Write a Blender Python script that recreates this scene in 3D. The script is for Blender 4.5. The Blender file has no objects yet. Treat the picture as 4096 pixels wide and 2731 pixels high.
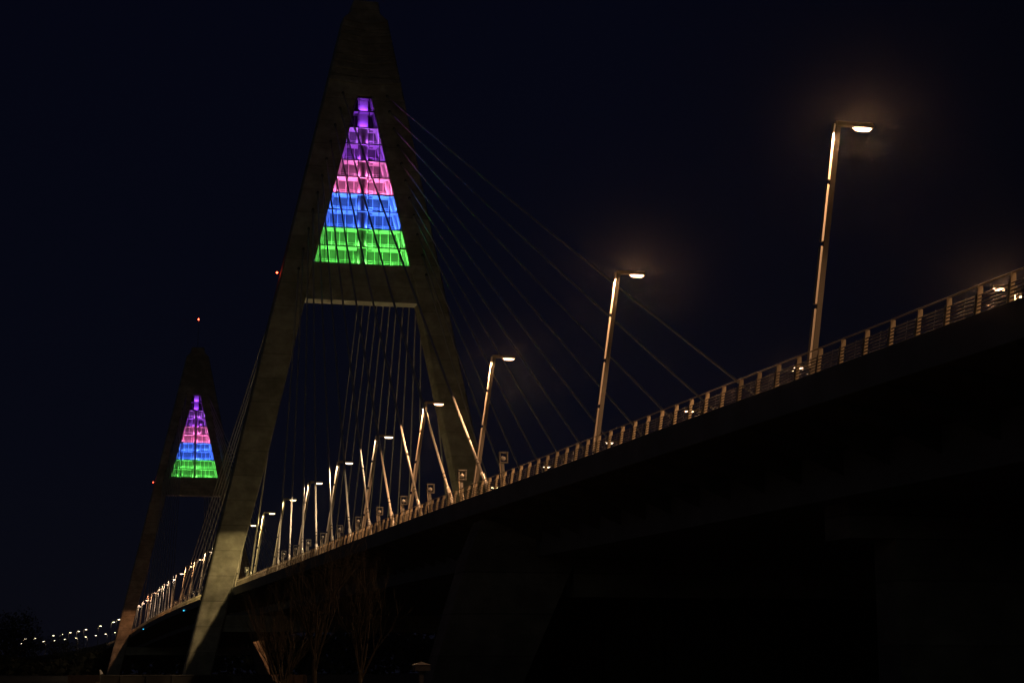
import bpy, math, random
from mathutils import Vector, Matrix
random.seed(11)
S = bpy.context.scene
COL = S.collection
PI = math.pi

# ------------------------------------------------------------------ helpers
class MB:
    def __init__(s): s.v = []; s.f = []
    def add(s, vs, fs):
        n = len(s.v); s.v += [tuple(v) for v in vs]; s.f += [tuple(i + n for i in f) for f in fs]
    def box(s, x0, x1, y0, y1, z0, z1):
        s.hexa([(x0,y0,z0),(x1,y0,z0),(x1,y1,z0),(x0,y1,z0)], [(x0,y0,z1),(x1,y0,z1),(x1,y1,z1),(x0,y1,z1)])
    def hexa(s, b, t):
        s.add(list(b) + list(t), [(3,2,1,0),(4,5,6,7),(0,1,5,4),(1,2,6,5),(2,3,7,6),(3,0,4,7)])
    def prism(s, poly, fn0, fn1):
        a = [fn0(p) for p in poly]; b = [fn1(p) for p in poly]; n = len(poly)
        s.add(a + b, [tuple(range(n))[::-1], tuple(range(n, 2*n))] + [(i, (i+1) % n, n + (i+1) % n, n + i) for i in range(n)])
    def bar(s, p, q, w, h, up=(0,0,1)):
        p = Vector(p); q = Vector(q); d = (q - p).normalized(); u = Vector(up)
        sd = d.cross(u)
        if sd.length < 1e-4: sd = d.cross(Vector((1,0,0)))
        sd.normalize(); u = sd.cross(d).normalized(); sd = sd*(w/2); u = u*(h/2)
        s.hexa([p-sd-u, p+sd-u, p+sd+u, p-sd+u], [q-sd-u, q+sd-u, q+sd+u, q-sd+u])
    def tube(s, pts, r, n=8, cap=True):
        pts = [Vector(p) for p in pts]; rs = r if isinstance(r, (list, tuple)) else [r]*len(pts)
        base = len(s.v); ref = None
        for i, p in enumerate(pts):
            d = (pts[min(i+1, len(pts)-1)] - pts[max(i-1, 0)]).normalized()
            if ref is None:
                ref = d.cross(Vector((0,0,1)))
                if ref.length < 1e-3: ref = d.cross(Vector((1,0,0)))
            a = (ref - d*ref.dot(d)).normalized(); b = d.cross(a); ref = a
            for k in range(n):
                t = 2*PI*k/n; s.v.append(tuple(p + (a*math.cos(t) + b*math.sin(t))*rs[i]))
        for i in range(len(pts)-1):
            for k in range(n):
                s.f.append((base+i*n+k, base+i*n+(k+1)%n, base+(i+1)*n+(k+1)%n, base+(i+1)*n+k))
        if cap:
            s.f.append(tuple(base+k for k in range(n))[::-1]); s.f.append(tuple(base+(len(pts)-1)*n+k for k in range(n)))
    def build(s, name, mat, parent=None, smooth=False, loc=None):
        me = bpy.data.meshes.new(name); me.from_pydata(s.v, [], s.f); me.update()
        if smooth:
            for p in me.polygons: p.use_smooth = True
        if mat: me.materials.append(mat)
        o = bpy.data.objects.new(name, me); COL.objects.link(o)
        if parent: o.parent = parent
        if loc: o.location = loc
        return o

def tag(o, label=None, cat=None, group=None, kind=None):
    if label: o['label'] = label
    if cat: o['category'] = cat
    if group: o['group'] = group
    if kind: o['kind'] = kind
    return o
def empty(name, loc, rz=0):
    o = bpy.data.objects.new(name, None); COL.objects.link(o); o.location = loc; o.rotation_euler = (0,0,rz)
    o.empty_display_size = 0.3
    return o
def copy_tree(o, parent=None):
    c = o.copy(); COL.objects.link(c); c.parent = parent
    for ch in list(o.children):
        copy_tree(ch, c)
    return c
ORD = ['first','second','third','fourth','fifth','sixth','seventh','eighth','ninth','tenth','eleventh','twelfth','thirteenth','fourteenth','fifteenth']

# ------------------------------------------------------------------ materials
def mat(name, col, rough=0.6, metal=0.0, noise=None, scale=2.0, bump=0.0, spec=0.5, extra=None):
    m = bpy.data.materials.new(name); m.use_nodes = True; nt = m.node_tree; b = nt.nodes['Principled BSDF']
    b.inputs['Roughness'].default_value = rough; b.inputs['Metallic'].default_value = metal
    b.inputs['Specular IOR Level'].default_value = spec
    b.inputs['Base Color'].default_value = (*col, 1)
    tc = nt.nodes.new('ShaderNodeTexCoord')
    nz = nt.nodes.new('ShaderNodeTexNoise'); nz.inputs['Scale'].default_value = scale; nz.inputs['Detail'].default_value = 8
    nt.links.new(tc.outputs['Object'], nz.inputs['Vector'])
    cr = nt.nodes.new('ShaderNodeValToRGB')
    k = noise if noise is not None else 0.12
    cr.color_ramp.elements[0].position = 0.3; cr.color_ramp.elements[1].position = 0.7
    cr.color_ramp.elements[0].color = (*[c*(1-k) for c in col], 1); cr.color_ramp.elements[1].color = (*[min(1, c*(1+k)) for c in col], 1)
    nt.links.new(nz.outputs['Fac'], cr.inputs['Fac'])
    out = cr.outputs['Color']
    if extra: out = extra(nt, tc, out)
    nt.links.new(out, b.inputs['Base Color'])
    if bump:
        bp = nt.nodes.new('ShaderNodeBump'); bp.inputs['Strength'].default_value = bump; bp.inputs['Distance'].default_value = 0.02
        nt.links.new(nz.outputs['Fac'], bp.inputs['Height']); nt.links.new(bp.outputs['Normal'], b.inputs['Normal'])
    return m

def concrete_extra(joint=3.4):
    def fn(nt, tc, col):
        # board-cast lifts: a darker joint line every few metres and blotchy damp patches stretched sideways
        sx = nt.nodes.new('ShaderNodeSeparateXYZ'); nt.links.new(tc.outputs['Object'], sx.inputs[0])
        wob = nt.nodes.new('ShaderNodeTexNoise'); wob.inputs['Scale'].default_value = 0.25
        nt.links.new(tc.outputs['Object'], wob.inputs['Vector'])
        ma = nt.nodes.new('ShaderNodeMath'); ma.operation = 'MULTIPLY_ADD'; ma.inputs[1].default_value = 0.1
        nt.links.new(wob.outputs['Fac'], ma.inputs[0]); nt.links.new(sx.outputs['Z'], ma.inputs[2])
        md = nt.nodes.new('ShaderNodeMath'); md.operation = 'MODULO'; md.inputs[1].default_value = joint
        nt.links.new(ma.outputs[0], md.inputs[0])
        lt = nt.nodes.new('ShaderNodeMath'); lt.operation = 'LESS_THAN'; lt.inputs[1].default_value = 0.1
        nt.links.new(md.outputs[0], lt.inputs[0])
        mx = nt.nodes.new('ShaderNodeMix'); mx.data_type = 'RGBA'; mx.blend_type = 'MULTIPLY'
        ms = nt.nodes.new('ShaderNodeMath'); ms.operation = 'MULTIPLY'; ms.inputs[1].default_value = 0.45
        nt.links.new(lt.outputs[0], ms.inputs[0]); nt.links.new(ms.outputs[0], mx.inputs['Factor'])
        nt.links.new(col, mx.inputs[6]); mx.inputs[7].default_value = (0.2,0.2,0.2,1)
        # lift-to-lift tone
        dv = nt.nodes.new('ShaderNodeMath'); dv.operation = 'DIVIDE'; dv.inputs[1].default_value = joint
        fl = nt.nodes.new('ShaderNodeMath'); fl.operation = 'FLOOR'
        nt.links.new(ma.outputs[0], dv.inputs[0]); nt.links.new(dv.outputs[0], fl.inputs[0])
        wn = nt.nodes.new('ShaderNodeTexWhiteNoise'); wn.noise_dimensions = '1D'; nt.links.new(fl.outputs[0], wn.inputs['W'])
        mp = nt.nodes.new('ShaderNodeMapping'); mp.inputs['Scale'].default_value = (0.5, 0.5, 0.85)
        nt.links.new(tc.outputs['Object'], mp.inputs['Vector'])
        n2 = nt.nodes.new('ShaderNodeTexNoise'); n2.inputs['Scale'].default_value = 0.75; n2.inputs['Detail'].default_value = 5; n2.inputs['Roughness'].default_value = 0.6
        nt.links.new(mp.outputs[0], n2.inputs['Vector'])
        r2 = nt.nodes.new('ShaderNodeMapRange'); r2.inputs['From Min'].default_value = 0.42; r2.inputs['From Max'].default_value = 0.62
        r2.inputs['To Min'].default_value = 0.66; r2.inputs['To Max'].default_value = 1.0
        nt.links.new(n2.outputs['Fac'], r2.inputs['Value'])
        r3 = nt.nodes.new('ShaderNodeMapRange'); r3.inputs['To Min'].default_value = 0.8; r3.inputs['To Max'].default_value = 1.08
        nt.links.new(wn.outputs['Value'], r3.inputs['Value'])
        mm = nt.nodes.new('ShaderNodeMath'); mm.operation = 'MULTIPLY'
        nt.links.new(r2.outputs[0], mm.inputs[0]); nt.links.new(r3.outputs[0], mm.inputs[1])
        vm = nt.nodes.new('ShaderNodeVectorMath'); vm.operation = 'SCALE'
        nt.links.new(mx.outputs[2], vm.inputs[0]); nt.links.new(mm.outputs[0], vm.inputs['Scale'])
        return vm.outputs[0]
    return fn

def emis(name, col, s):
    m = bpy.data.materials.new(name); m.use_nodes = True; nt = m.node_tree; nt.nodes.clear()
    e = nt.nodes.new('ShaderNodeEmission'); e.inputs[0].default_value = (*col, 1); e.inputs[1].default_value = s
    o = nt.nodes.new('ShaderNodeOutputMaterial'); nt.links.new(e.outputs[0], o.inputs[0]); return m

M = {}
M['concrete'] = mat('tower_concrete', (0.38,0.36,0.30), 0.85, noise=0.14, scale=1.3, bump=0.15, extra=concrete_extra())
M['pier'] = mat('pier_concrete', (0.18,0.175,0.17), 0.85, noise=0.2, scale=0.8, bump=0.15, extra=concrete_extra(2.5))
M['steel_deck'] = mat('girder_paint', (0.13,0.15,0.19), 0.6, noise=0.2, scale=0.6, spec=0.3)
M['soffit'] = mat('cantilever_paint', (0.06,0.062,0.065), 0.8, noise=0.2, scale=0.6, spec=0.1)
M['asphalt'] = mat('asphalt', (0.045,0.045,0.044), 0.8, noise=0.2, scale=4, bump=0.1)
M['walk'] = mat('walkway', (0.09,0.085,0.08), 0.85, noise=0.15, scale=3)
M['paint'] = mat('road_paint', (0.75,0.75,0.72), 0.6)
M['sheath'] = mat('cable_sheath', (0.46,0.45,0.43), 0.4, noise=0.05, scale=1.5)
M['rubber'] = mat('black_rubber', (0.02,0.02,0.02), 0.7)
M['galv'] = mat('galvanised_steel', (0.33,0.28,0.20), 0.5, metal=0.0, noise=0.1, scale=6)
M['galv_dark'] = mat('weathered_steel', (0.10,0.098,0.094), 0.6, noise=0.2, scale=5)
M['pole'] = mat('lamp_pole_paint', (0.15,0.135,0.115), 0.45, noise=0.08, scale=4)
M['panel'] = mat('light_panel_paint', (0.36,0.33,0.29), 0.5, noise=0.04, scale=4)
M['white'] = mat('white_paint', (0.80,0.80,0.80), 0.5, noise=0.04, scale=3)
M['backglass'] = mat('rear_glazing', (0.14,0.14,0.14), 0.3, noise=0.35, scale=0.5)
M['frame'] = mat('glazing_joint', (0.03,0.03,0.035), 0.5)
M['slab'] = mat('floor_slab', (0.25,0.25,0.25), 0.7)
M['shaft'] = mat('lift_shaft_film', (0.26,0.22,0.24), 0.3, noise=0.5, scale=1.6)
M['bark'] = mat('bark', (0.022,0.02,0.014), 0.9, noise=0.3, scale=5)
M['leaf'] = mat('dark_foliage', (0.04,0.042,0.022), 0.9, noise=0.4, scale=1)
M['ground'] = mat('river_bank_soil', (0.05,0.05,0.042), 0.95, noise=0.4, scale=0.05)
M['pier_dark'] = mat('shade_dark_concrete', (0.03,0.028,0.025), 0.9, noise=0.3, scale=0.8)  # concrete darkened in its colour so wall faces read as unlit
M['lantern'] = mat('lantern_metal', (0.06,0.065,0.08), 0.5)

def glass():
    m = bpy.data.materials.new('front_glazing'); m.use_nodes = True; nt = m.node_tree; nt.nodes.clear()
    t = nt.nodes.new('ShaderNodeBsdfTransparent'); t.inputs[0].default_value = (0.93,0.96,0.94,1)
    g = nt.nodes.new('ShaderNodeBsdfGlossy'); g.inputs['Roughness'].default_value = 0.05
    f = nt.nodes.new('ShaderNodeFresnel'); f.inputs[0].default_value = 1.4
    mx = nt.nodes.new('ShaderNodeMixShader'); o = nt.nodes.new('ShaderNodeOutputMaterial')
    nt.links.new(f.outputs[0], mx.inputs[0]); nt.links.new(t.outputs[0], mx.inputs[1]); nt.links.new(g.outputs[0], mx.inputs[2]); nt.links.new(mx.outputs[0], o.inputs[0])
    return m
M['glass'] = glass()

# water
def water():
    m = bpy.data.materials.new('river_water'); m.use_nodes = True; nt = m.node_tree; b = nt.nodes['Principled BSDF']
    b.inputs['Base Color'].default_value = (0.012,0.015,0.015,1); b.inputs['Roughness'].default_value = 0.12
    tc = nt.nodes.new('ShaderNodeTexCoord'); nz = nt.nodes.new('ShaderNodeTexNoise'); nz.inputs['Scale'].default_value = 0.8; nz.inputs['Detail'].default_value = 4
    bp = nt.nodes.new('ShaderNodeBump'); bp.inputs['Strength'].default_value = 0.6; bp.inputs['Distance'].default_value = 0.2
    nt.links.new(tc.outputs['Object'], nz.inputs['Vector']); nt.links.new(nz.outputs['Fac'], bp.inputs['Height']); nt.links.new(bp.outputs['Normal'], b.inputs['Normal'])
    return m
M['water'] = water()

# ------------------------------------------------------------------ deck profile
PROF = [(-290,13.0),(-250,13.35),(-212,13.8),(-170,14.2),(-130,14.65),(-96,14.9),(-50,15.17),(0,15.5),(60,16.0),(129,16.3),(184,16.2),(250,15.8),(292,15.4),(350,15.2),(400,15.0),(470,14.8),(520,14.6)]
def zd(x):
    P = PROF
    if x <= P[0][0]: return P[0][1]
    if x >= P[-1][0]: return P[-1][1]
    for i in range(len(P)-1):
        if P[i][0] <= x <= P[i+1][0]:
            x0,z0 = P[i]; x1,z1 = P[i+1]
            m0 = (z1 - P[i-1][1])/(x1 - P[i-1][0]) if i > 0 else (z1-z0)/(x1-x0)
            m1 = (P[i+2][1]-z0)/(P[i+2][0]-x0) if i+2 < len(P) else (z1-z0)/(x1-x0)
            h = x1-x0; t = (x-x0)/h
            return (2*t**3-3*t**2+1)*z0 + (t**3-2*t**2+t)*h*m0 + (-2*t**3+3*t**2)*z1 + (t**3-t**2)*h*m1

# ------------------------------------------------------------------ ground, water
gm = MB()
xs = [-1500,-700,-400,-300,-257,-230,-200,-170,-150,-140,-130,-110,-80,-60,-35,-25,-15,-5,20,100,440,450,458,466,480,520,600,800,1200,2500]
def gz(x, y):
    if x < -150: z = 2.4 + 0.25*math.sin(x*0.07)*math.sin(y*0.05)
    elif x < -130: z = 2.4 - (x+150)/20*4.4
    elif x < 440: z = -2.5
    elif x < 480: z = -2.5 + (x-440)/40*6.0
    else: z = 3.6 + 0.5*math.sin(x*0.01+y*0.02)
    return z
ys = [-2500,-900,-400,-200,-120,-80,-50,-30,-10,10,30,50,80,120,200,400,900,2500]
gm.add([(x,y,gz(x,y)) for x in xs for y in ys], [(i*len(ys)+j, (i+1)*len(ys)+j, (i+1)*len(ys)+j+1, i*len(ys)+j+1) for i in range(len(xs)-1) for j in range(len(ys)-1)])
tag(gm.build('ground', M['ground']), kind='structure')
wm = MB(); wm.add([(-160,-2500,0),(470,-2500,0),(470,2500,0),(-160,2500,0)], [(0,1,2,3)])
tag(wm.build('river', M['water']), kind='structure')

# ------------------------------------------------------------------ deck
deck = empty('bridge_deck', (-60,0,0))
tag(deck, 'long grey steel box-girder road deck running from upper right past both lit towers', 'bridge deck')
stations = [-290 + 6*i for i in range(136)]
def sweep(name, poly, m, x0=-290, x1=520, closed=True, smooth=False):
    b = MB(); st = [x for x in stations if x0 <= x <= x1]; n = len(poly)
    for x in st:
        z = zd(x)
        for (y, h) in poly: b.v.append((x+60, y, z+h))
    for i in range(len(st)-1):
        for k in range(n if closed else n-1):
            b.f.append((i*n+k, i*n+(k+1)%n, (i+1)*n+(k+1)%n, (i+1)*n+k))
    if closed:
        b.f.append(tuple(range(n))); b.f.append(tuple((len(st)-1)*n+k for k in range(n))[::-1])
    return b.build(name, m, deck)
sweep('box_girder', [(13,-1.76),(13,-3.5),(-13,-3.5),(-13,-1.76)], M['steel_deck'])
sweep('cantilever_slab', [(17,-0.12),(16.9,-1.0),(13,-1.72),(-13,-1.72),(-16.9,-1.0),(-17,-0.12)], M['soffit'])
sweep('fascia', [(17.09,0.0),(17.04,-1.05),(16.99,-1.05),(17.03,0.0)], M['steel_deck'])
sweep('fascia', [(-17.03,0.0),(-16.99,-1.05),(-17.04,-1.05),(-17.09,0.0)], M['steel_deck'])
sweep('walkway', [(16.98,0.02),(16.98,-0.1),(13.6,-0.1),(13.6,0.04)], M['walk'])
sweep('walkway', [(-13.6,0.04),(-13.6,-0.1),(-16.98,-0.1),(-16.98,0.02)], M['walk'])
sweep('carriageway', [(13.57,-0.02),(13.57,-0.1),(-13.57,-0.1),(-13.57,-0.02),(0,0.15)], M['asphalt'])
for y in (11.2, 7.3, 1.2, -1.2, -7.3, -11.2):
    zz = -0.02 + 0.17*(1-abs(y)/13.57) + 0.008
    sweep('lane_marking', [(y+0.07,zz),(y-0.07,zz)], M['paint'], closed=False)
# brackets under the cantilever
bk = MB()
x = -288
while x < 520:
    z = zd(x)
    for sgn in (1,-1):
        bk.prism([(13.02,-1.75),(16.8,-1.05),(16.8,-1.12),(13.02,-2.7)], lambda p: (x+60-0.03, sgn*p[0], z+p[1]), lambda p: (x+60+0.03, sgn*p[0], z+p[1]))
    x += 4
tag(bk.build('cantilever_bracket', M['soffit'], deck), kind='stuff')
# navigation lights under the edge (cyan)
for X in (88.0, 226.0):
    b = MB(); b.tube([(0,0,0),(0.0,0.25,0.0)], 0.09, 10); b.build('navigation_light', emis('cyan_lamp', (0.05,0.55,0.9), 2.2), deck, loc=(X+60, 17.1, zd(X)-0.9))

# ------------------------------------------------------------------ railings
RL = 1.87
def post_bm(x, y, z, s, plain=False):
    b = MB()
    poly = [(0.0,0.0),(0.13,0.0),(0.20,0.60),(0.30,0.66),(0.31,0.88),(0.14,0.88),(0.12,0.60)]
    poly = [(0.0,-0.15),(0.15,-0.15),(0.25,0.60),(0.30,0.68),(0.31,0.88),(0.155,0.88),(0.12,0.62)]
    b.prism(poly, lambda p: (x-0.012, y - s*p[0], z+p[1]), lambda p: (x+0.012, y - s*p[0], z+p[1]))
    b.bar((x, y-s*(-0.012), z-0.15), (x, y-s*0.118, z+0.66), 0.13, 0.018, (0,1,0))
    return b
def railing(name, label, x0, x1, y, s, n_ind, near_first=True):
    r = empty(name, (x0, y, zd(x0)))
    tag(r, label, 'railing')
    ox, oz = x0, zd(x0)
    n = int((x1-x0)/RL)
    xsn = [x0 + RL*(i+0.5) for i in range(n)]
    for i, x in enumerate(xsn[:n_ind]):
        post_bm(0, 0, 0, s).build('post', M['galv'], r, loc=(x-ox, 0, zd(x)-oz))
    if n > n_ind:
        b = MB()
        for x in xsn[n_ind:]:
            q = post_bm(x-ox, 0, zd(x)-oz, s); b.add(q.v, q.f)
        tag(b.build('post', M['galv'], r), kind='stuff')
    # rails follow the lean of the posts
    xs2 = [x0 + (x1-x0)*i/max(1, int((x1-x0)/6)) for i in range(int((x1-x0)/6)+1)]
    b = MB(); b.tube([(x-ox, -s*0.23, zd(x)-oz+0.905) for x in xs2], 0.026, 8); b.build('handrail', M['galv'], r, True)
    b = MB()
    for k in range(6):
        h = 0.05 + 0.108*k
        b.tube([(x-ox, -s*(0.055 + 0.14*h), zd(x)-oz+h) for x in xs2], 0.019, 6)
    b.build('rail', M['galv_dark'], r, True)
    b = MB()
    for x in xsn:
        xm = x + RL/2; z = zd(xm)-oz
        b.bar((xm-ox, -s*0.145, z+0.02), (xm-ox, -s*0.255, z+0.70), 0.012, 0.012, (1,0,0))
    tag(b.build('spacer_bar', M['galv_dark'], r), kind='stuff')
railing('bridge_railing', 'galvanised railing with flat brackets on the camera side, before the near tower', -226, -1.9, 17.0, 1, 100)
railing('bridge_railing', 'galvanised railing on the camera side between the two towers', 1.9, 298, 17.0, 1, 0)
railing('bridge_railing', 'distant stretch of railing beyond the far tower', 302, 500, 17.0, 1, 0)
railing('bridge_railing', 'galvanised railing along the far edge of the deck, before the near tower', -226, -1.9, -17.0, -1, 0)
# crash barrier between walkway and road
def barrier(label, x0, x1, y):
    r = empty('crash_barrier', (x0, y, zd(x0))); tag(r, label, 'crash barrier')
    b = MB(); xs2 = [x0 + 6*i for i in range(int((x1-x0)/6)+1)]
    for i in range(len(xs2)-1):
        for h in (0.5, 0.72):
            b.bar((xs2[i]-x0, 0, zd(xs2[i])-zd(x0)+h), (xs2[i+1]-x0, 0, zd(xs2[i+1])-zd(x0)+h), 0.06, 0.09)
    b.build('beam', M['galv_dark'], r)
    b = MB(); x = x0+1
    while x < x1:
        b.box(x-x0-0.05, x-x0+0.05, -0.13, -0.04, zd(x)-zd(x0), zd(x)-zd(x0)+0.75); x += 4
    tag(b.build('post', M['galv_dark'], r), kind='stuff')
barrier('low steel crash barrier beside the camera-side walkway', -262, 500, 13.35)
barrier('low steel crash barrier beside the walkway on the far side', -262, 500, -13.35)

# ------------------------------------------------------------------ pylons
def w_out(z): return 24.294 - 0.2167*z
def w_in(z):
    pts = [(-3,21.3),(15.4,17.25),(30.3,13.55),(55.6,8.04),(61.2,6.86),(85.7,0.98)]
    for (a,b),(c,d) in zip(pts, pts[1:]):
        if z <= c: return b + (d-b)*(z-a)/(c-a)
    return 0.98
D = 1.75
ROWZ = [85.46,83.46,81.04,78.60,76.15,73.70,71.22,68.77,66.16,63.49,60.95]
COLS = [(0.34,0.06,1.0),(0.34,0.05,1.0),(0.50,0.12,1.0),(0.45,0.08,1.0),(1.0,0.18,0.60),(1.0,0.17,0.50),(0.06,0.17,1.0),(0.055,0.16,1.0),(0.15,1.0,0.13),(0.15,1.0,0.12)]
UPL = {}
for i, c in enumerate(COLS): UPL[i] = emis('uplight_%d' % i, c, 7.0)
def pylon(X, label, which):
    r = empty('bridge_pylon', (X,0,0)); tag(r, label, 'bridge tower', 'bridge towers')
    for s in (1,-1):
        b = MB()
        zs = [-2.5, 4, 15.4, 30.3, 45, 55.62, 61.0, 70, 78, 85.72]
        c = 0.18
        for z in zs:
            o, i_ = w_out(z), w_in(z)
            ring = [(-D, o-c),(-D+c, o),(D-c, o),(D, o-c),(D, i_+c),(D-c, i_),(-D+c, i_),(-D, i_+c)]
            b.v += [(x, s*y, z) for x, y in ring]
        for k in range(len(zs)-1):
            for j in range(8):
                a = k*8+j; a2 = k*8+(j+1)%8; f = (a, a2, a2+8, a+8); b.f.append(f if s < 0 else f[::-1])
        b.f.append(tuple(range(8))); b.f.append(tuple((len(zs)-1)*8+j for j in range(8)))
        leg = b.build('leg', M['concrete'], r)
        # cable anchor recesses (dark steel guide pipes)
        for (y, z) in ANCH:
            for sx in (-1, 1):
                b = MB(); b.tube([(sx*(D+0.16), s*y, z-0.06), (sx*(D-0.2), s*y, z+0.12)], 0.19, 12); b.build('anchor_pipe', M['rubber'], leg)
        # foundation plinth
        b = MB(); b.box(-6, 6, s*14.0, s*26.5, -2.6, 1.8); b.box(-4, 4, s*16.0, s*25.5, 1.8, 3.7); b.build('foundation', M['pier'], r)
        # obstruction light
        zr = 59.3; yo = w_out(zr)
        rx = 0 if s > 0 else 1.3
        b = MB(); b.bar((rx, s*(yo-0.05), zr), (rx, s*(yo+0.7), zr), 0.08, 0.08); b.bar((rx, s*(yo+0.66), zr), (rx, s*(yo+0.66), zr+0.3), 0.05, 0.05)
        br = b.build('light_bracket', M['galv_dark'], r)
        b = MB(); b.tube([(rx, s*(yo+0.48), zr+0.04), (rx, s*(yo+0.48), zr+0.16), (rx, s*(yo+0.48), zr+0.26)], [0.11,0.12,0.05], 12)
        b.build('red_lamp', RED, br, True)
    # head
    b = MB(); rings = []
    HW = [(85.68, w_out(85.68)), (91, w_out(91)), (97.3, w_out(97.3)-0.02), (98.2, 2.1), (99.9, 1.8)]
    for z, w in HW:
        c = 0.18
        b.v += [(-D,-w+c,z),(-D-0.0,0,z),(-D,w-c,z),(-D+c,w,z),(D-c,w,z),(D,w-c,z),(D,-w+c,z),(D-c,-w,z),(-D+c,-w,z)]
    for k in range(len(HW)-1):
        for j in range(9):
            a = k*9+j; a2 = k*9+(j+1)%9; b.f.append((a, a+9, a2+9, a2))
    b.f.append(tuple(range(9))); b.f.append(tuple((len(HW)-1)*9+j for j in range(9))[::-1])
    head = b.build('tower_head', M['concrete'], r)
    # chevron ribs on the head
    z = 87.2
    while z < 97.2:
        w = w_out(z+0.5) - 0.12
        for sx in (-1,1):
            b = MB(); xo = sx*(D+0.22); xi = sx*(D-0.05)
            P = [(-w,z+0.55),(0,z),(w,z+0.55),(w,z+0.85),(0,z+0.30),(-w,z+0.85)]
            b.add([(xo,y,q) for y,q in P]+[(xi,y,q) for y,q in P], [(0,1,4,5),(1,2,3,4),(6,11,10,7),(7,10,9,8)]+[(i,i+6,(i+1)%6+6,(i+1)%6) for i in range(6)])
            b.build('rib', M['concrete'], head)
        z += 1.02
    # anchor slots stepped down the corners of the head
    # cross beam
    b = MB(); zb0, zb1 = 55.66, 60.92; e = 0.12
    b.hexa([(-1.5, -w_in(zb0)-e, zb0),(1.5, -w_in(zb0)-e, zb0),(1.5, w_in(zb0)+e, zb0),(-1.5, w_in(zb0)+e, zb0)],
           [(-1.5, -w_in(zb1)-e, zb1),(1.5, -w_in(zb1)-e, zb1),(1.5, w_in(zb1)+e, zb1),(-1.5, w_in(zb1)+e, zb1)])
    cb = b.build('cross_beam', M['concrete'], r)
    b = MB(); b.box(-1.52, 1.52, -w_in(zb0)-e, w_in(zb0)+e, zb0-0.06, zb0-0.003); b.build('painted_light_soffit', M['white'], cb)  # added white plate: its pale colour stands in for light on the underside
    # lower cross beam under the deck
    zl = zd(X) - 3.75
    b = MB(); b.hexa([(-1.4,-w_in(zl-2.2)-e,zl-2.2),(1.4,-w_in(zl-2.2)-e,zl-2.2),(1.4,w_in(zl-2.2)+e,zl-2.2),(-1.4,w_in(zl-2.2)+e,zl-2.2)],
                     [(-1.4,-w_in(zl)-e,zl),(1.4,-w_in(zl)-e,zl),(1.4,w_in(zl)+e,zl),(-1.4,w_in(zl)+e,zl)])
    b.build('cross_beam', M['concrete'], r)
    # mast with red lamp
    b = MB(); b.tube([(0,0,99.8),(0,0,104),(0,0,108.5)], [0.07,0.05,0.035], 8)
    for k in range(10): b.bar((0,-0.18,100.5+k*0.8), (0,0.18,100.5+k*0.8), 0.03, 0.03)
    mast = b.build('mast', M['galv_dark'], r)
    b = MB(); b.tube([(0,0,108.5),(0,0,108.75),(0,0,108.95)], [0.16,0.18,0.06], 12); b.build('red_lamp', RED, mast, True)
    # glazed, lit storeys
    xf, xb = -1.15, 1.25
    for i in range(10):
        z1, z0 = ROWZ[i]-0.055, ROWZ[i+1]+0.055
        def wi(z): return w_in(z) - 0.03
        b = MB(); b.add([(xf,-wi(z0),z0),(xf,wi(z0),z0),(xf,wi(z1),z1),(xf,-wi(z1),z1)], [(0,1,2,3)])
        win = b.build('window', M['glass'], r)
        tint = ['violet','violet','violet','violet','pink','pink','blue','blue','green','green'][i]
        win['label'] = '%s lit glazed storey, %s from the top' % (tint, ORD[i])
        # joints, spider fittings
        b = MB()
        ycols = [0.755 + 1.55*k for k in range(5)]
        for yc in ycols:
            for s in (1,-1):
                if yc < wi(z0) - 0.15:
                    zt = z1 if yc < wi(z1) else z0 + (z1-z0)*(wi(z0)-yc)/(wi(z0)-wi(z1))
                    b.box(xf-0.03, xf+0.03, s*yc-0.035, s*yc+0.035, z0, zt)
                    for zz in (z0+0.13, z0+(z1-z0)*0.5, z1-0.16):
                        if zz < zt: b.box(xf-0.05, xf+0.12, s*yc-0.11, s*yc+0.11, zz-0.022, zz+0.022)
        b.build('frame', M['frame'], win)
        # rear glazing and mullions
        b = MB(); b.hexa([(xb,-wi(z0),z0),(xb+0.06,-wi(z0),z0),(xb+0.06,wi(z0),z0),(xb,wi(z0),z0)], [(xb,-wi(z1),z1),(xb+0.06,-wi(z1),z1),(xb+0.06,wi(z1),z1),(xb,wi(z1),z1)])
        b.build('rear_pane', M['backglass'], win)
        b = MB()
        for k in range(6):
            yc = 0.62 + 1.16*k + (0.35 if i % 2 else 0)
            for s in (1,-1):
                if yc < wi(z0)-0.2:
                    zt = z1 if yc < wi(z1) else z0 + (z1-z0)*(wi(z0)-yc)/(wi(z0)-wi(z1))
                    b.box(xb-0.09, xb-0.002, s*yc-0.045, s*yc+0.045, z0, zt)
        b.build('mullion', M['white'], win)
        # railing inside
        if i >= 2:
            b = MB()
            for h in (0.18,0.42,0.66,0.92):
                ye = w_in(z0+h)-0.05
                for s in (1,-1):
                    b.bar((0.72, s*0.8, z0+h), (0.72, s*ye, z0+h), 0.035, 0.035)
            for k in range(5):
                yc = 0.95+1.25*k
                for s in (1,-1):
                    if yc < w_in(z0+0.95)-0.1: b.bar((0.72, s*yc, z0), (0.72, s*yc, z0+0.95), 0.035, 0.035, (1,0,0))
            # gate with hoop rail beside the shaft
            b.bar((0.1,-0.95,z0),(0.1,-0.95,z0+0.8),0.04,0.04,(1,0,0)); b.bar((0.1,-1.6,z0),(0.1,-1.6,z0+0.7),0.04,0.04,(1,0,0))
            b.bar((0.1,-0.95,z0+0.8),(0.1,-1.6,z0+0.8),0.04,0.04); b.bar((0.1,-0.95,z0+0.4),(0.1,-1.6,z0+0.4),0.04,0.04)
            b.build('inner_railing', M['white'], win)
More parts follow.
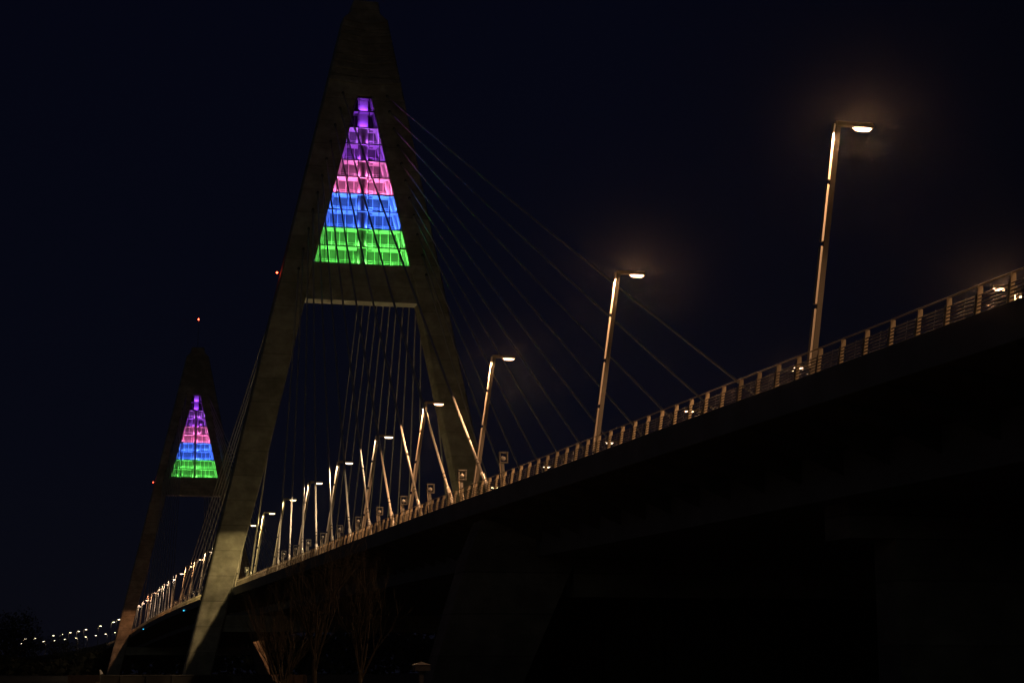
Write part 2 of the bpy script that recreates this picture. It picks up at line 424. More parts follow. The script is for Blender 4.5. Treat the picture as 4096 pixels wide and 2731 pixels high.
            # ceiling light fitting
            b = MB(); b.box(-0.3,0.25,-1.5,-1.0,z1-0.14,z1-0.06); b.build('ceiling_fitting', M['slab'], win)
        # white reveals against the legs; top two storeys greyed to mimic dimmer light
        b = MB()
        for s in (1,-1):
            if wi(z1) > 1.0 or True:
                b.hexa([(xf+0.1,s*(wi(z0)-0.05),z0),(xb,s*(wi(z0)-0.05),z0),(xb,s*(wi(z0)),z0),(xf+0.1,s*(wi(z0)),z0)],
                       [(xf+0.1,s*(wi(z1)-0.05),z1),(xb,s*(wi(z1)-0.05),z1),(xb,s*(wi(z1)),z1),(xf+0.1,s*(wi(z1)),z1)])
                if i >= 3:   # inclined ladder panel on the reveal
                    b.hexa([(0.0,s*(wi(z0)-0.5),z0),(0.9,s*(wi(z0)-0.5),z0),(0.9,s*(wi(z0)-0.12),z0),(0.0,s*(wi(z0)-0.12),z0)],
                           [(0.0,s*(wi(z1)-0.5),z1),(0.9,s*(wi(z1)-0.5),z1),(0.9,s*(wi(z1)-0.12),z1),(0.0,s*(wi(z1)-0.12),z1)])
        b.build('reveal', M['white'] if i > 1 else M['slab'], win)
        # shaft panel in the middle
        b = MB(); n = 14; pr = []
        for k in range(n+1):
            t = -PI/2 + PI*k/n
            pr.append((-0.25-0.62*math.cos(t)*0.9, 0.70*math.sin(t)))
        if i < 2:
            b.box(-0.1, 0.3, -0.70, 0.70, z0, z1); sh = b.build('shaft_casing', M['white'], win)
        else:
            for (px, py) in pr: b.v += [(px, py, z0), (px, py, z1)]
            for k in range(n): b.f.append((2*k, 2*k+1, 2*k+3, 2*k+2))
            b.f.append((0,1,2*n+1,2*n)[::-1])
            sh = b.build('shaft_casing', M['shaft'], win, True)
        # uplights
        c = COLS[i]
        if i < 2:
            b = MB(); b.box(-0.72, -0.60, -0.62, 0.62, z0+0.01, z0+0.07); b.build('uplight', UPL[i], win)
            lights = [(-0.66, -0.2), (-0.66, 0.2)]; pw = 7
        else:
            b = MB()
            for s in (1,-1): b.box(-0.55, -0.35, s*0.78-0.05, s*0.78+0.05, z0+0.01, z0+0.10)
            b.build('uplight', UPL[i], win)
            lights = [(-0.62, 0.98), (-0.62, -0.98)]; pw = 62
            if i >= 5: lights += [(-0.35, min(wi(z0)-1.0, 1.2 + 0.35*(i))), (-0.35, -min(wi(z0)-1.0, 1.2 + 0.35*(i)))]
            if i in (8, 9): pw = 50
            if i in (6, 7): pw = 75
            if i in (4, 5): pw = 60
            if i in (2, 3): pw = 34
        for (lx, ly) in lights:
            ld = bpy.data.lights.new('uplight_lamp', 'SPOT'); ld.spot_size = math.radians(174); ld.spot_blend = 0.15; ld.energy = pw*7.2; ld.color = c; ld.shadow_soft_size = 0.12
            lo = bpy.data.objects.new('uplight_lamp', ld); COL.objects.link(lo); lo.parent = win; lo.location = (lx, ly, z0+0.14); lo.rotation_euler = (PI, 0, 0)
    # floor slabs
    for i in range(11):
        z = ROWZ[i]; b = MB()
        wz = w_in(z)-0.03
        b.box(-1.22, 1.31, -wz, wz, z-0.05, z+0.05)
        b.build('floor_slab', M['white'] if 0 < i else M['slab'], r)
        b = MB(); b.box(-1.27, -1.225, -wz, wz, z-0.075, z+0.075); b.build('slab_edge', M['frame'], r)
    return r
ANCH = list(zip([3.2,3.6,4.25,4.85,5.4,6.0,6.6,7.25,7.8,8.5,9.1],[85.8,83.5,81.0,78.5,75.9,73.4,70.9,68.4,65.6,62.6,59.8]))
RED = emis('red_obstruction_lamp', (1.0,0.05,0.02), 26)
pylon(0, 'tall pale concrete A-shaped tower in the middle, its glazed triangle lit in coloured bands', 'near')
pylon(300, 'smaller-looking distant A-shaped tower at left, its glazed triangle lit in coloured bands', 'far')

# ------------------------------------------------------------------ stay cables
XA = [142.0,131.3,120.2,108.9,98.2,87.4,76.5,65.5,54.6,43.4,32.6]
SIDE = {1:'camera-side', -1:'far-side'}
ci = 0
for pi, X in enumerate((0, 300)):
    pn = ('near','far')[pi]
    for s in (1,-1):
        for d in (-1,1):
            dirn = ('towards the near bank' if d < 0 else 'over the river') if pi == 0 else ('over the river' if d < 0 else 'towards the far bank')
            for k in range(11):
                y1, z1 = ANCH[k]; xb = X + d*XA[k]
                p1 = Vector((X + d*(D-0.05), s*y1, z1)); pm = Vector((xb, s*15.0, zd(xb) + (1.05 if s > 0 else -0.9))); p0 = pm + (p1-pm)*((zd(xb)+0.05-pm.z)/(p1.z-pm.z))
                o = empty('stay_cable', p0)
                tag(o, 'white-sheathed stay cable, %s row of the %s tower, %s out %s' % (SIDE[s], pn, ORD[10-k], dirn), 'stay cable', 'stay cables of the bridge')
                v = p1 - p0; L = v.length; u = v/L
                sag = 0.0035*L
                def at(t): return u*(L*t) + Vector((0,0,-4*sag*t*(1-t)))
                tc = 1.95/u.z/L; 
                b = MB(); b.tube([at(tc*0.9 + (1-tc*0.9)*j/10) for j in range(11)], 0.098, 10); b.build('sheath', M['sheath'], o, True)
                b = MB(); b.tube([at(0), at(tc), at(tc*1.12)], [0.16,0.16,0.115], 12); b.build('collar', M['sheath'], o, True)
                for tz in (2.95, 3.3):
                    t = tz/u.z/L; b = MB(); b.tube([at(t), at(t+0.11/L)], 0.13, 12); b.build('ring', M['rubber'], o)
        # short upright stay beside the tower leg
        p0 = Vector((X+3.0, s*14.6, zd(X)+0.05)); p1 = Vector((X+1.95, s*9.7, 57.5)); v = p1-p0
        o = empty('stay_cable', p0)
        tag(o, 'steep white-sheathed stay cable close beside the %s leg of the %s tower' % (SIDE[s], pn), 'stay cable', 'stay cables of the bridge')
        b = MB(); b.tube([v*0.02, v*0.5, v], 0.112, 10); b.build('sheath', M['sheath'], o, True)
        b = MB(); b.tube([(0,0,0), v*0.05, v*0.052], [0.16,0.16,0.115], 12); b.build('collar', M['sheath'], o, True)

# damper frames
def damper_frame():
    r = empty('cable_damper', (0,0,0))
    b = MB()
    b.bar((-0.35,-0.03,0), (0.22,0.06,2.68), 0.2, 0.07, (1,0,0)); b.build('post', M['galv_dark'], r)
    b = MB(); b.bar((-0.35,0.19,0), (0.15,0.24,2.6), 0.05, 0.10, (1,0,0)); b.build('strut', M['galv'], r)
    b = MB(); b.bar((-1.0,-0.12,0), (0.0,0.0,1.6), 0.05, 0.05, (0,1,0)); b.build('brace', M['galv'], r)
    b = MB(); W, z0, z1, t, dp = 0.28, 2.60, 3.30, 0.07, 0.17
    b.box(-dp+0.2,dp+0.2,-W,-W+t,z0,z1-t); b.box(-dp+0.2,dp+0.2,W-t,W,z0,z1-t); b.box(-dp+0.17,dp+0.2,-W-0.02,W+0.02,z1-t+0.001,z1); b.box(-dp+0.22,dp+0.2,-W+t+0.001,W-t-0.001,z0,z0+t)
    b.build('head_frame', M['galv_dark'], r)
    b = MB(); b.tube([(0.08,0.0,2.88),(0.30,0.0,2.92)], 0.135, 16); b.tube([(0.05,0.0,2.875),(0.08,0,2.88)], 0.05, 10); b.build('damper_disc', M['sheath'], r, True)
    return r
dmp = damper_frame()
first = True
BX = [-142.4,-130.3,-119.3,-108.4,-97.2,-85.9,-74.7,-63.2,-52.3,-41.8,-30.5]
def put_damper(x, rz, label):
    global first
    if first: o = dmp; first = False
    else: o = copy_tree(dmp)
    o.location = (x, 14.0, zd(x)); o.rotation_euler = (0,0,rz)
    tag(o, label, 'cable damper', 'damper frames beside the cables')
for k, x in enumerate(BX):
    put_damper(x, random.uniform(-0.08,0.08), 'framed steel cable damper behind the railing, %s counting from the near bank' % ORD[k])
for k, x in enumerate([12, 30.5, 41.8, 52.3, 63.2, 74.7, 85.9, 97.2, 108.4, 119.3, 130.3, 142.4]):
    put_damper(x, PI, 'framed cable damper on the stretch just past the near tower, %s from it' % ORD[k])
for k, x in enumerate(BX):
    put_damper(300+x, 0, 'distant framed cable damper before the far tower, %s in its row' % ORD[k])

# ------------------------------------------------------------------ street lamps
COLOR = {'o': (1.0,0.50,0.22), 'c': (1.0,0.66,0.36), 'y': (1.0,0.74,0.30), 'r': (1.0,0.40,0.16), 'w': (1.0,0.66,0.42)}
LENS = {k: emis('lamp_lens_' + k, tuple(0.12+0.88*a for a in c), 7) for k, c in COLOR.items()}
H = 10.9
def lamp_proto(key):
    r = empty('street_lamp', (0,0,0))
    # pole leans over the road; local +x is out over the road, local -y faces the camera end
    top = Vector((0.0,0,H)); base = Vector((-1.55,0,0)); d = (top-base).normalized()
    b = MB(); b.bar(base, top, 0.16, 0.20, (1,0,0)); b.build('pole', M['pole'], r)
    b = MB(); b.bar(base, base+d*0.5, 0.26, 0.32, (1,0,0)); b.box(-1.75,-1.3,-0.22,0.22,-0.02,0.04); b.build('base_plate', M['galv_dark'], r)
    # outboard segmented panels, wedge-shaped so that their faces look to the lamp
    n = 4; L0 = 1.0; seg = (H*1.01 - L0)/n
    off = Vector((-0.125,0,0))
    for k in range(n):
        a = base + d*(L0 + seg*k + 0.18) + off; e = base + d*(L0 + seg*(k+1)-0.02) + off
        b = MB()
        for p in (a, e):
            b.v += [tuple(p + Vector((0.0,-0.09,0))), tuple(p + Vector((-0.12,-0.17,0))), tuple(p + Vector((-0.12,0.06,0))), tuple(p + Vector((0.0,0.06,0)))]
        b.f += [(0,1,2,3)[::-1],(4,5,6,7),(0,1,5,4),(1,2,6,5),(2,3,7,6),(3,0,4,7)]
        b.build('panel', M['panel'], r)
    # arm and head
    b = MB(); b.hexa([(-0.10,-0.09,H-0.10),(1.5,-0.13,H-0.03),(1.5,0.13,H-0.03),(-0.10,0.09,H-0.10)], [(-0.10,-0.09,H+0.10),(1.42,-0.12,H+0.10),(1.42,0.12,H+0.10),(-0.10,0.09,H+0.10)])
    arm = b.build('arm', M['galv'], r)
    b = MB(); b.hexa([(0.62,-0.17,H-0.10),(1.46,-0.17,H-0.10),(1.46,0.17,H-0.10),(0.62,0.17,H-0.10)], [(0.55,-0.14,H-0.035),(1.5,-0.14,H-0.035),(1.5,0.14,H-0.035),(0.55,0.14,H-0.035)])
    b.build('lamp_head', M['pole'], arm)
    b = MB(); n = 12
    vs = [(1.02 + 0.42*math.cos(2*PI*j/n), 0.155*math.sin(2*PI*j/n), H-0.104) for j in range(n)] + [(1.02 + 0.30*math.cos(2*PI*j/n), 0.11*math.sin(2*PI*j/n), H-0.21) for j in range(n)]
    b.add(vs, [(j,(j+1)%n,n+(j+1)%n,n+j) for j in range(n)] + [tuple(range(n,2*n))])
    b.build('lens', LENS[key], arm)
    return r
SPOT = {}
def spot_data(key, power):
    kk = (key, power)
    if kk not in SPOT:
        ld = bpy.data.lights.new('luminaire', 'SPOT'); ld.energy = power; ld.color = COLOR[key]
        ld.spot_size = math.radians(165); ld.spot_blend = 0.07; ld.shadow_soft_size = 0.16
        SPOT[kk] = ld
    return SPOT[kk]
protos = {}
def put_lamp(hx, hy, hz, s, key, label, group='street lamps along the bridge', power=5200, rz=None):
    # (hx, hy, hz) is where the lamp shines; s=+1 row nearest the camera (arm points to -y)
    if key not in protos:
        protos[key] = lamp_proto(key); o = protos[key]
    else: o = copy_tree(protos[key])
    rot = -PI/2 if s > 0 else PI/2
    if rz is not None: rot = rz
    cx, cy = math.cos(rot), math.sin(rot)
    o.location = (hx - 1.02*cx, hy - 1.02*cy, hz - H + 0.10); o.rotation_euler = (0,0,rot)
    if s < 0:   # mirror so that the panels keep facing the camera end
        o.scale = (1,-1,1)
    tag(o, label, 'street lamp', group)
    lo = bpy.data.objects.new('luminaire', spot_data(key, power)); COL.objects.link(lo)
    lo.parent = o; lo.location = (1.02, 0, H-0.24)
    if s < 0: pass
    return o
LEFT = [(-221,24.9,'o'),(-191.5,25.05,'o'),(-162.5,25.2,'o'),(-133.6,25.35,'o'),(-110,25.48,'o'),(-87.3,25.55,'c'),(-64.1,25.65,'c'),(-42.1,25.7,'c'),(-18.8,25.82,'y'),(3.7,25.95,'y'),(27.6,26.1,'y'),
        (51,26.3,'y'),(75,26.4,'c'),(99,26.5,'c'),(123.7,26.55,'o'),(148,26.5,'o'),(176.5,26.4,'w'),(202.4,26.35,'w'),(226.4,26.2,'w'),(249.3,26.1,'w'),(274.4,26.05,'r'),(320.5,25.77,'w'),(342.7,25.65,'w'),(366.7,25.5,'w'),(386.7,25.35,'w'),(412,25.2,'w'),(438,25.1,'w'),(464,25.0,'w')]
for k, (x, z, key) in enumerate(LEFT):
    where = 'before the near tower' if x < 0 else ('between the towers' if x < 300 else 'beyond the far tower')
    idx = [q for q in LEFT if (q[0] < 0) == (x < 0) and (q[0] < 300) == (x < 300)].index((x, z, key))
    lab = 'lit leaning lamp of the camera-side row, %s one %s' % (ORD[idx], where)
    put_lamp(x, 11.5, z, 1, key, lab, power={'r':8000,'y':9000,'w':1700,'c':3900}.get(key,5600))
RIGHT = [(-219,25.6,'o'),(-190,25.85,'o'),(-160.1,26.03,'o'),(-130,26.12,'o'),(-105.6,26.2,'o'),(-82,26.3,'c'),(-58.3,26.4,'c'),(-33.4,26.5,'y'),(-9.6,26.6,'y'),(15,26.7,'y'),(39,26.8,'y'),(75,26.8,'c'),(123,26.8,'o'),(172,26.7,'w'),(220,26.5,'w'),(262,26.3,'r'),(288,26.2,'r')]
for k, (x, z, key) in enumerate(RIGHT):
    where = 'before the near tower' if x < 0 else 'between the towers'
    idx = [q for q in RIGHT if (q[0] < 0) == (x < 0)].index((x, z, key))
    lab = 'lit lamp of the far-side row, %s one %s' % (ORD[idx], where)
    put_lamp(x, -11.5, z, -1, key, lab, power={'r':4000,'y':9000,'w':1700,'c':3900}.get(key,5600))

# approach road on the far bank curving away to the left
def far_lamp_proto():
    r = empty('street_lamp', (0,0,0))
    b = MB(); b.tube([(0,0,0),(0,0,H-1),(0.25,0,H-0.1)], [0.13,0.09,0.07], 8); b.build('pole', M['galv_dark'], r, True)
    b = MB(); b.tube([(0.25,0,H-0.1),(0.6,0,H)], 0.06, 6); b.hexa([(0.55,-0.2,H-0.08),(1.45,-0.2,H-0.08),(1.45,0.2,H-0.08),(0.55,0.2,H-0.08)],[(0.6,-0.12,H+0.1),(1.35,-0.12,H+0.1),(1.35,0.12,H+0.1),(0.6,0.12,H+0.1)]); arm = b.build('arm', M['galv_dark'], r)
    b = MB(); b.hexa([(0.66,-0.17,H-0.24),(1.38,-0.17,H-0.24),(1.38,0.17,H-0.24),(0.66,0.17,H-0.24)],[(0.6,-0.19,H-0.082),(1.43,-0.19,H-0.082),(1.43,0.19,H-0.082),(0.6,0.19,H-0.082)]); b.build('lens', emis('lamp_lens_far', (1.0,0.80,0.5), 8), arm)
    return r
FAR_PROTO = far_lamp_proto()
protos['far'] = FAR_PROTO; COLOR['far'] = (1.0,0.72,0.45)
FIRST_FAR = [True]
def put_far(x, y, z, lab, rz):
    if FIRST_FAR[0]: o = FAR_PROTO; FIRST_FAR[0] = False
    else: o = copy_tree(FAR_PROTO)
    cx, cy = math.cos(rz), math.sin(rz)
    o.location = (x-1.02*cx, y-1.02*cy, z-H); o.rotation_euler = (0,0,rz)
    tag(o, lab, 'street lamp', 'street lamps of the far approach road')
    lo = bpy.data.objects.new('luminaire', spot_data('far', 350)); COL.objects.link(lo); lo.parent = o; lo.location = (1.02,0,H-0.3)
FL = [(494.3,12.9,25.0),(521.3,13.9,24.7),(565.4,17.7,24.2),(613.2,22.6,23.8),(635.4,25.4,23.5),(649.8,28.9,23.2),(675.2,32.5,22.9),(692,36.3,22.6),(729.2,45,22.0),(731.7,49.7,21.6)]
FR = [(731.9,5.3,25.0),(747,9.6,24.5),(757.4,14.3,24.0),(771,19.1,23.5),(776.7,24,23.0),(786.6,29.7,22.5),(798.5,35.1,22.0),(795.7,40.7,21.5),(829.6,45.8,21.0),(805.7,52.3,20.5)]
for k, (x, y, z) in enumerate(FL):
    put_far(x, y, z, 'tiny distant lamp of the upper line on the far bank, %s from the tower' % ORD[k], -PI/2 + 0.02*k)
for k, (x, y, z) in enumerate(FR):
    put_far(x, y, z, 'tiny distant lamp of the lower line on the far bank, %s from the tower' % ORD[k], PI/2 - 0.03*k)
va = MB()
LN = [(500,17),(565.4,23),(613.2,27.5),(649.8,34),(692,41.5),(735,56),(760,75)]
RN = [(500,-17),(640,-12),(700,-6),(733,0),(770,13),(800,28),(835,50)]
for (a, b_), (c, d) in zip(LN, RN):
    za, zc = 15.0-(a-500)*0.016, 15.0-(c-500)*0.016
    va.v += [(a,b_,za),(c,d,zc),(c,d,zc-1.6),(a,b_,za-1.6)]
for i in range(len(LN)-1):
    for j in range(4): va.f.append((i*4+j, i*4+(j+1)%4, (i+1)*4+(j+1)%4, (i+1)*4+j))
va.f += [(0,1,2,3)[::-1], tuple(24+j for j in range(4))]
via = empty('approach_viaduct', (500,0,0)); tag(via, 'dark road viaduct curving off to the left beyond the far tower', 'viaduct')
for i in range(len(va.v)): va.v[i] = (va.v[i][0]-500, va.v[i][1], va.v[i][2])
va.build('road_slab', M['asphalt'], via)
b = MB()
for (a, b_), (c, d) in zip(LN, LN[1:]):
    z0 = 15.0-(a-500)*0.016; z1 = 15.0-(c-500)*0.016
    b.bar((a-500,b_,z0+0.5),(c-500,d,z1+0.5), 0.2, 1.0)
b.build('parapet', M['pier'], via)
for (a, b_), (c, d) in list(zip(LN, RN))[1:6]:
    b = MB(); mx, my = (a*0.7+c*0.3-500, b_*0.7+d*0.3); z = 15.0-(a-500)*0.016-1.6
    b.box(mx-1,mx+1,my-4,my+4,-1,z-0.003); b.build('pier', M['pier'], via)

# ------------------------------------------------------------------ piers
def side_pier(x, label, flare):
    r = empty('bridge_pier', (x,0,0)); tag(r, label, 'bridge pier', 'piers under the side span')
    zt = zd(x)-3.52
    b = MB()
    if flare:
        for s in (1,-1):
            b = MB()
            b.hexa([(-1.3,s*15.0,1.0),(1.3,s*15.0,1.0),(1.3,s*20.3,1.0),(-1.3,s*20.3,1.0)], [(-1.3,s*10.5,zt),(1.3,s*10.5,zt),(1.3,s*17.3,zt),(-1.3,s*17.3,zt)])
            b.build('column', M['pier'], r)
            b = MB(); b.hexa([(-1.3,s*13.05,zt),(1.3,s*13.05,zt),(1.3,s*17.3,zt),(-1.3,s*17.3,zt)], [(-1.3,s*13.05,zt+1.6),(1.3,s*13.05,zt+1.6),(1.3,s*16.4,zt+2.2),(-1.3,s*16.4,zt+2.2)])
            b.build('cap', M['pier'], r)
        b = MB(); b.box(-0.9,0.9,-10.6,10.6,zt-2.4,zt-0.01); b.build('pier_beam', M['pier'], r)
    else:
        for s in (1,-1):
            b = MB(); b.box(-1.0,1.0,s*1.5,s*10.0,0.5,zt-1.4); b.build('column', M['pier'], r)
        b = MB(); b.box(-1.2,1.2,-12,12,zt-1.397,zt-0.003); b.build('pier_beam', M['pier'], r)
side_pier(-145.5, 'dark concrete bridge pier with splayed outer face under the deck, lower middle', True)
side_pier(-189, 'dark concrete bridge pier of two square columns under the deck at lower right', False)

# low guide walls round the tower foundations, a marker board on the bank
def wall(x, y0, y1, z, label, lit=True):
    o = empty('guide_wall', (x,(y0+y1)/2,z)); tag(o, label, 'guide wall'); h = (y1-y0)/2
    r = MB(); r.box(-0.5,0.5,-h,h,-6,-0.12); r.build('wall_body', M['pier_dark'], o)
    r = MB(); r.box(-0.62,0.62,-h-0.1,h+0.1,-0.117,0.0); r.build('coping', M['pier'], o)
    k = 1.0
    while k < 2*h-1:
        r = MB(); r.box(-0.75,-0.505,-h+k,-h+k+0.3,-2.5,-0.13); r.build('fender', M['rubber'], o); k += 3.1
wall(-20, 18.8, 34.9, 3.88, 'low pale concrete guide wall in front of the near tower foot')
wall(296, 25.3, 34.3, 3.72, 'short dim guide wall left of the far tower foot')
wall(296, -33.8, -27.4, 3.62, 'short dim guide wall right of the far tower foot')
b = MB(); b.prism([(0,0.05),(0.34,0.18),(0.06,0.62),(-0.1,0.58)], lambda p: (0,-p[0],p[1]), lambda p: (0.06,-p[0],p[1]))
mk = empty('marker_board', (-21.5, 34.9, 3.88)); tag(mk, 'small pale pointed navigation marker board at the left end of the guide wall', 'marker board')
b.build('board', M['white'], mk)
b = MB(); b.tube([(0.1,0,-6.5),(0.1,0,0.4)], 0.04, 8); b.build('post', M['galv_dark'], mk)

# unlit lantern post in the foreground
def ray_pt(u, v, dist):
    return CAMP + (FW + RT*((u-1176)/F) - UP*((v-784)/F))*dist
F = 4282.2262
CAMP = Vector((-256.818, 42.0413, 4.0111)); yaw, pit, rol = -0.24481, 0.17569, -0.00249
FW = Vector((math.cos(pit)*math.cos(yaw), math.cos(pit)*math.sin(yaw), math.sin(pit)))
R0 = Vector((math.sin(yaw), -math.cos(yaw), 0)); U0 = R0.cross(FW)
RT = R0*math.cos(rol) + U0*math.sin(rol); UP = -R0*math.sin(rol) + U0*math.cos(rol)
p = ray_pt(967.5, 1526, 62)
lp = empty('lantern_post', (p.x, p.y, gz(p.x,p.y))); hz = p.z - gz(p.x,p.y)
tag(lp, 'dark unlit lantern post with a shallow pyramid cap in the foreground', 'lantern post')
b = MB(); b.bar((0,0,0),(0,0,hz-0.19), 0.14, 0.14, (1,0,0)); b.build('post', M['lantern'], lp)
b = MB(); b.box(-0.25,0.25,-0.25,0.25,hz-0.19,hz-0.004); b.build('lantern_box', M['lantern'], lp)
b = MB(); b.add([(-0.29,-0.29,hz),(0.29,-0.29,hz),(0.29,0.29,hz),(-0.29,0.29,hz),(0,0,hz+0.11)], [(0,1,4),(1,2,4),(2,3,4),(3,0,4),(3,2,1,0)]); b.build('cap', M['lantern'], lp)

# ------------------------------------------------------------------ trees
def branch(mb, tips, p, d, L, r, depth, rng):
    n = 3; pts = [p]; q = p.copy(); dd = d.copy()
    for i in range(n):
        dd = (dd + Vector((rng.uniform(-.12,.12), rng.uniform(-.12,.12), 0.06))).normalized()
        q = q + dd*(L/n); pts.append(q.copy())
    mb.tube(pts, [r*(1-0.45*i/n) for i in range(n+1)], 5 if depth > 2 else 3, cap=False)
    if depth == 0: tips.append(q); return
    for k in range(rng.choice((3,3,4))):
        t = rng.randint(1, n); a = rng.uniform(0, 2*PI); sp = rng.uniform(0.25,0.6)
        nd = (dd + Vector((math.cos(a)*sp, math.sin(a)*sp, rng.uniform(0,0.3)))).normalized()
        branch(mb, tips, pts[t], nd, L*rng.uniform(0.6,0.8), r*0.5, depth-1, rng)
def bare_tree(x, y, h, seed, label):
    rng = random.Random(seed); z0 = gz(x,y)
    r = empty('bare_tree', (x,y,z0)); tag(r, label, 'tree', 'bare trees on the near bank')
    mb = MB(); tips = []; tr = MB()
    tr.tube([(0,0,-0.3),(0.05,0.02,h*0.12),(0.1,0.0,h*0.28)], [h*0.022,h*0.018,h*0.014], 8); tr.build('trunk', M['bark'], r, True)
    for k in range(7):
        a = 2*PI*k/7 + rng.uniform(-.3,.3); sp = rng.uniform(0.08,0.42)
        branch(mb, tips, Vector((0.06,0,h*rng.uniform(0.1,0.26))), Vector((math.cos(a)*sp, math.sin(a)*sp, 1)).normalized(), h*0.34, h*0.009, 4, rng)
    mb.build('crown', M['bark'], r)
p = ray_pt(725, 1400, 95); bare_tree(p.x, p.y, 8.6, 3, 'tall bare tree with upright twigs in front of the deck, nearest the lower middle')
p = ray_pt(655, 1400, 110); bare_tree(p.x, p.y, 7.6, 5, 'bare tree just right of the near tower foot')
p = ray_pt(830, 1400, 90); bare_tree(p.x, p.y, 7.0, 8, 'shorter bare tree to the right of the tallest bare one')

def leafy(x, y, h, w, seed, label):
    rng = random.Random(seed); z0 = gz(x,y)
    r = empty('far_tree', (x,y,z0)); tag(r, label, 'tree', 'trees on the far bank')
    b = MB(); b.tube([(0,0,-0.3),(0,0,h*0.6)], [h*0.025,h*0.012], 6)
    for k in range(5):
        a = rng.uniform(0,2*PI); b.tube([(0,0,h*(0.25+0.06*k)),(math.cos(a)*w*0.3,math.sin(a)*w*0.3,h*(0.5+0.07*k))],[h*0.01,h*0.004],5)
    b.build('trunk', M['bark'], r)
    c = MB(); cl = [(rng.gauss(0,w*0.22), rng.gauss(0,w*0.22), h*rng.uniform(0.28,0.92), w*rng.uniform(0.10,0.2)) for _ in range(26)]
    for _ in range(1500):
        q = rng.choice(cl); v = Vector((rng.gauss(0,1),rng.gauss(0,1),rng.gauss(0,1))).normalized()*q[3]*rng.uniform(0.5,1.15)
        o = Vector((q[0],q[1],q[2])) + v; s = h*0.014*rng.uniform(0.7,1.6)
        a = Vector((rng.gauss(0,1),rng.gauss(0,1),rng.gauss(0,1))).normalized(); e = a.cross(Vector((rng.gauss(0,1),rng.gauss(0,1),rng.gauss(0,1)))).normalized()
        c.add([o-a*s-e*s*0.6, o+a*s-e*s*0.4, o+e*s], [(0,1,2)])
    c.build('crown', M['leaf'], r)
trees = [(12,740,25,24),(36,760,23,22),(56,770,19,18),(128,760,16,18),(160,750,14,16),(200,740,12,15),(95,770,13,15),(228,735,11,14),(-10,745,26,24)]
for k, (u, dd, h, w) in enumerate(trees):
    p = ray_pt(u, 1540, dd); leafy(p.x, p.y, h, w, 40+k, 'dark rounded tree on the far bank, %s from the left frame edge' % ORD[[8,0,1,2,3,6,4,5,7].index(k) if False else sorted(range(9), key=lambda i: trees[i][0]).index(k)])
# distant wood as one mass
b = MB(); rng = random.Random(5)
for _ in range(22000):
    x = rng.uniform(500, 640); y = rng.uniform(-290, 110); zt = (17.5 if y < 0 else max(6.5, 17.5-y*0.5)) + 2.2*math.sin(y*0.11) + 1.6*math.sin(y*0.37+x*0.1)
    o = Vector((x, y, gz(x,y) + rng.uniform(0,1)**0.7*zt)); s = rng.uniform(0.9,1.7)
    a = Vector((rng.gauss(0,1),rng.gauss(0,1),rng.gauss(0,1))).normalized(); e = a.cross(Vector((rng.gauss(0,1),rng.gauss(0,1),rng.gauss(0,1)))).normalized()
    b.add([o-a*s-e*s*0.6, o+a*s-e*s*0.4, o+e*s], [(0,1,2)])
tag(b.build('woodland', M['leaf']), 'low dark riverside wood along the far bank', 'woodland', kind='stuff')

b = MB(); b.box(0,9,-20,11.5,-1,zd(-136)-3.75)  # added wall, invented to keep the gap under the deck dark
k = -23.0
while k < 11: b.box(-0.35,-0.003,k,k+0.6,-1,zd(-136)-4.4); k += 4.2
b.box(-0.2,9.1,-20.2,11.6,zd(-136)-3.747,zd(-136)-3.6)
tag(b.build('added_dark_wall', M['pier_dark'], None, loc=(-138,0,0)), 'added dark concrete wall keeping the gap under the deck black, lower right', 'added wall')

# ------------------------------------------------------------------ haze
b = MB(); b.box(-1520, 2520, -2520, 2520, -7, 112)
hm = bpy.data.materials.new('haze_air'); hm.use_nodes = True; nt = hm.node_tree; nt.nodes.clear()
pv = nt.nodes.new('ShaderNodeVolumePrincipled'); pv.inputs['Color'].default_value = (0.9,0.9,0.9,1); pv.inputs['Density'].default_value = 0.00002; pv.inputs['Anisotropy'].default_value = 0.97
out = nt.nodes.new('ShaderNodeOutputMaterial'); nt.links.new(pv.outputs[0], out.inputs['Volume'])
HAZE = True
if HAZE: tag(b.build('haze', hm), kind='stuff')

# ------------------------------------------------------------------ world, moonless glow
w = bpy.data.worlds.new('World'); S.world = w; w.use_nodes = True; nt = w.node_tree
bg = nt.nodes['Background']
sky = nt.nodes.new('ShaderNodeTexSky'); sky.sky_type = 'NISHITA'; sky.sun_disc = False
sky.sun_elevation = math.radians(12); sky.sun_rotation = math.radians(200)
hs = nt.nodes.new('ShaderNodeMix'); hs.data_type = 'RGBA'; hs.blend_type = 'MULTIPLY'; hs.inputs['Factor'].default_value = 1.0
hs.inputs[7].default_value = (0.30,0.15,0.42,1)
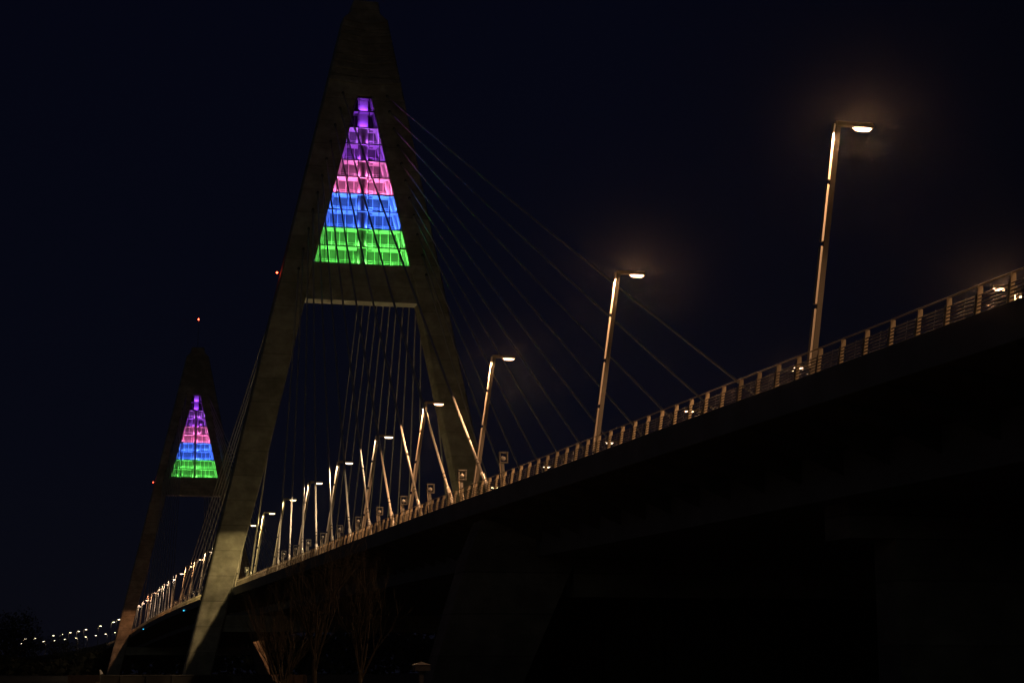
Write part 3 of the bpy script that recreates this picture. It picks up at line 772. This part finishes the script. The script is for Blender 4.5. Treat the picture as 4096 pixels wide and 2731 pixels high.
# city glow: navy overhead, a touch greyer at the horizon, darker to the right (east)
tc = nt.nodes.new('ShaderNodeTexCoord'); sp = nt.nodes.new('ShaderNodeSeparateXYZ'); nt.links.new(tc.outputs['Generated'], sp.inputs[0])
cr = nt.nodes.new('ShaderNodeValToRGB'); cr.color_ramp.elements[0].position = 0.0; cr.color_ramp.elements[0].color = (0.0023,0.0025,0.0052,1)
cr.color_ramp.elements[1].position = 0.42; cr.color_ramp.elements[1].color = (0.0011,0.0014,0.0054,1)
e = cr.color_ramp.elements.new(0.12); e.color = (0.0017,0.0020,0.0055,1)
nt.links.new(sp.outputs['Z'], cr.inputs['Fac'])
mr = nt.nodes.new('ShaderNodeMapRange'); mr.inputs['From Min'].default_value = -0.56; mr.inputs['From Max'].default_value = -0.28; mr.inputs['To Min'].default_value = 0.35; mr.inputs['To Max'].default_value = 1.0
nt.links.new(sp.outputs['Y'], mr.inputs['Value'])
sc = nt.nodes.new('ShaderNodeVectorMath'); sc.operation = 'SCALE'; nt.links.new(cr.outputs[0], sc.inputs[0]); nt.links.new(mr.outputs[0], sc.inputs['Scale'])
sky_s = nt.nodes.new('ShaderNodeVectorMath'); sky_s.operation = 'SCALE'; sky_s.inputs['Scale'].default_value = 0.00012
nt.links.new(sky.outputs[0], sky_s.inputs[0])
ad = nt.nodes.new('ShaderNodeVectorMath'); ad.operation = 'ADD'; nt.links.new(sc.outputs[0], ad.inputs[0]); nt.links.new(sky_s.outputs[0], ad.inputs[1])
nt.links.new(ad.outputs[0], bg.inputs['Color']); bg.inputs['Strength'].default_value = 1.0

ld = bpy.data.lights.new('city_glow', 'SUN'); ld.energy = 0.02; ld.color = (0.95,0.96,0.70); ld.angle = math.radians(25)
lo = bpy.data.objects.new('city_glow', ld); COL.objects.link(lo)
dirv = Vector((0.80,-0.55,-0.22)).normalized(); lo.rotation_euler = dirv.to_track_quat('-Z','Y').to_euler()

# ------------------------------------------------------------------ camera
cd = bpy.data.cameras.new('camera'); co = bpy.data.objects.new('camera', cd); COL.objects.link(co)
cd.sensor_width = 36; cd.sensor_fit = 'HORIZONTAL'; cd.lens = F/2352*36; cd.clip_end = 20000; cd.clip_start = 0.5
mt = Matrix((( RT.x, UP.x, -FW.x), (RT.y, UP.y, -FW.y), (RT.z, UP.z, -FW.z))).to_4x4(); mt.translation = CAMP
co.matrix_world = mt; S.camera = co

S.render.engine = 'CYCLES'
S.view_settings.view_transform = 'Standard'; S.view_settings.look = 'None'; S.view_settings.exposure = 0; S.view_settings.gamma = 1
S.cycles.use_denoising = True; S.cycles.use_light_tree = True
S.cycles.max_bounces = 5; S.cycles.diffuse_bounces = 3; S.cycles.glossy_bounces = 2; S.cycles.transparent_max_bounces = 8; S.cycles.volume_bounces = 0
S.cycles.sample_clamp_indirect = 3.0
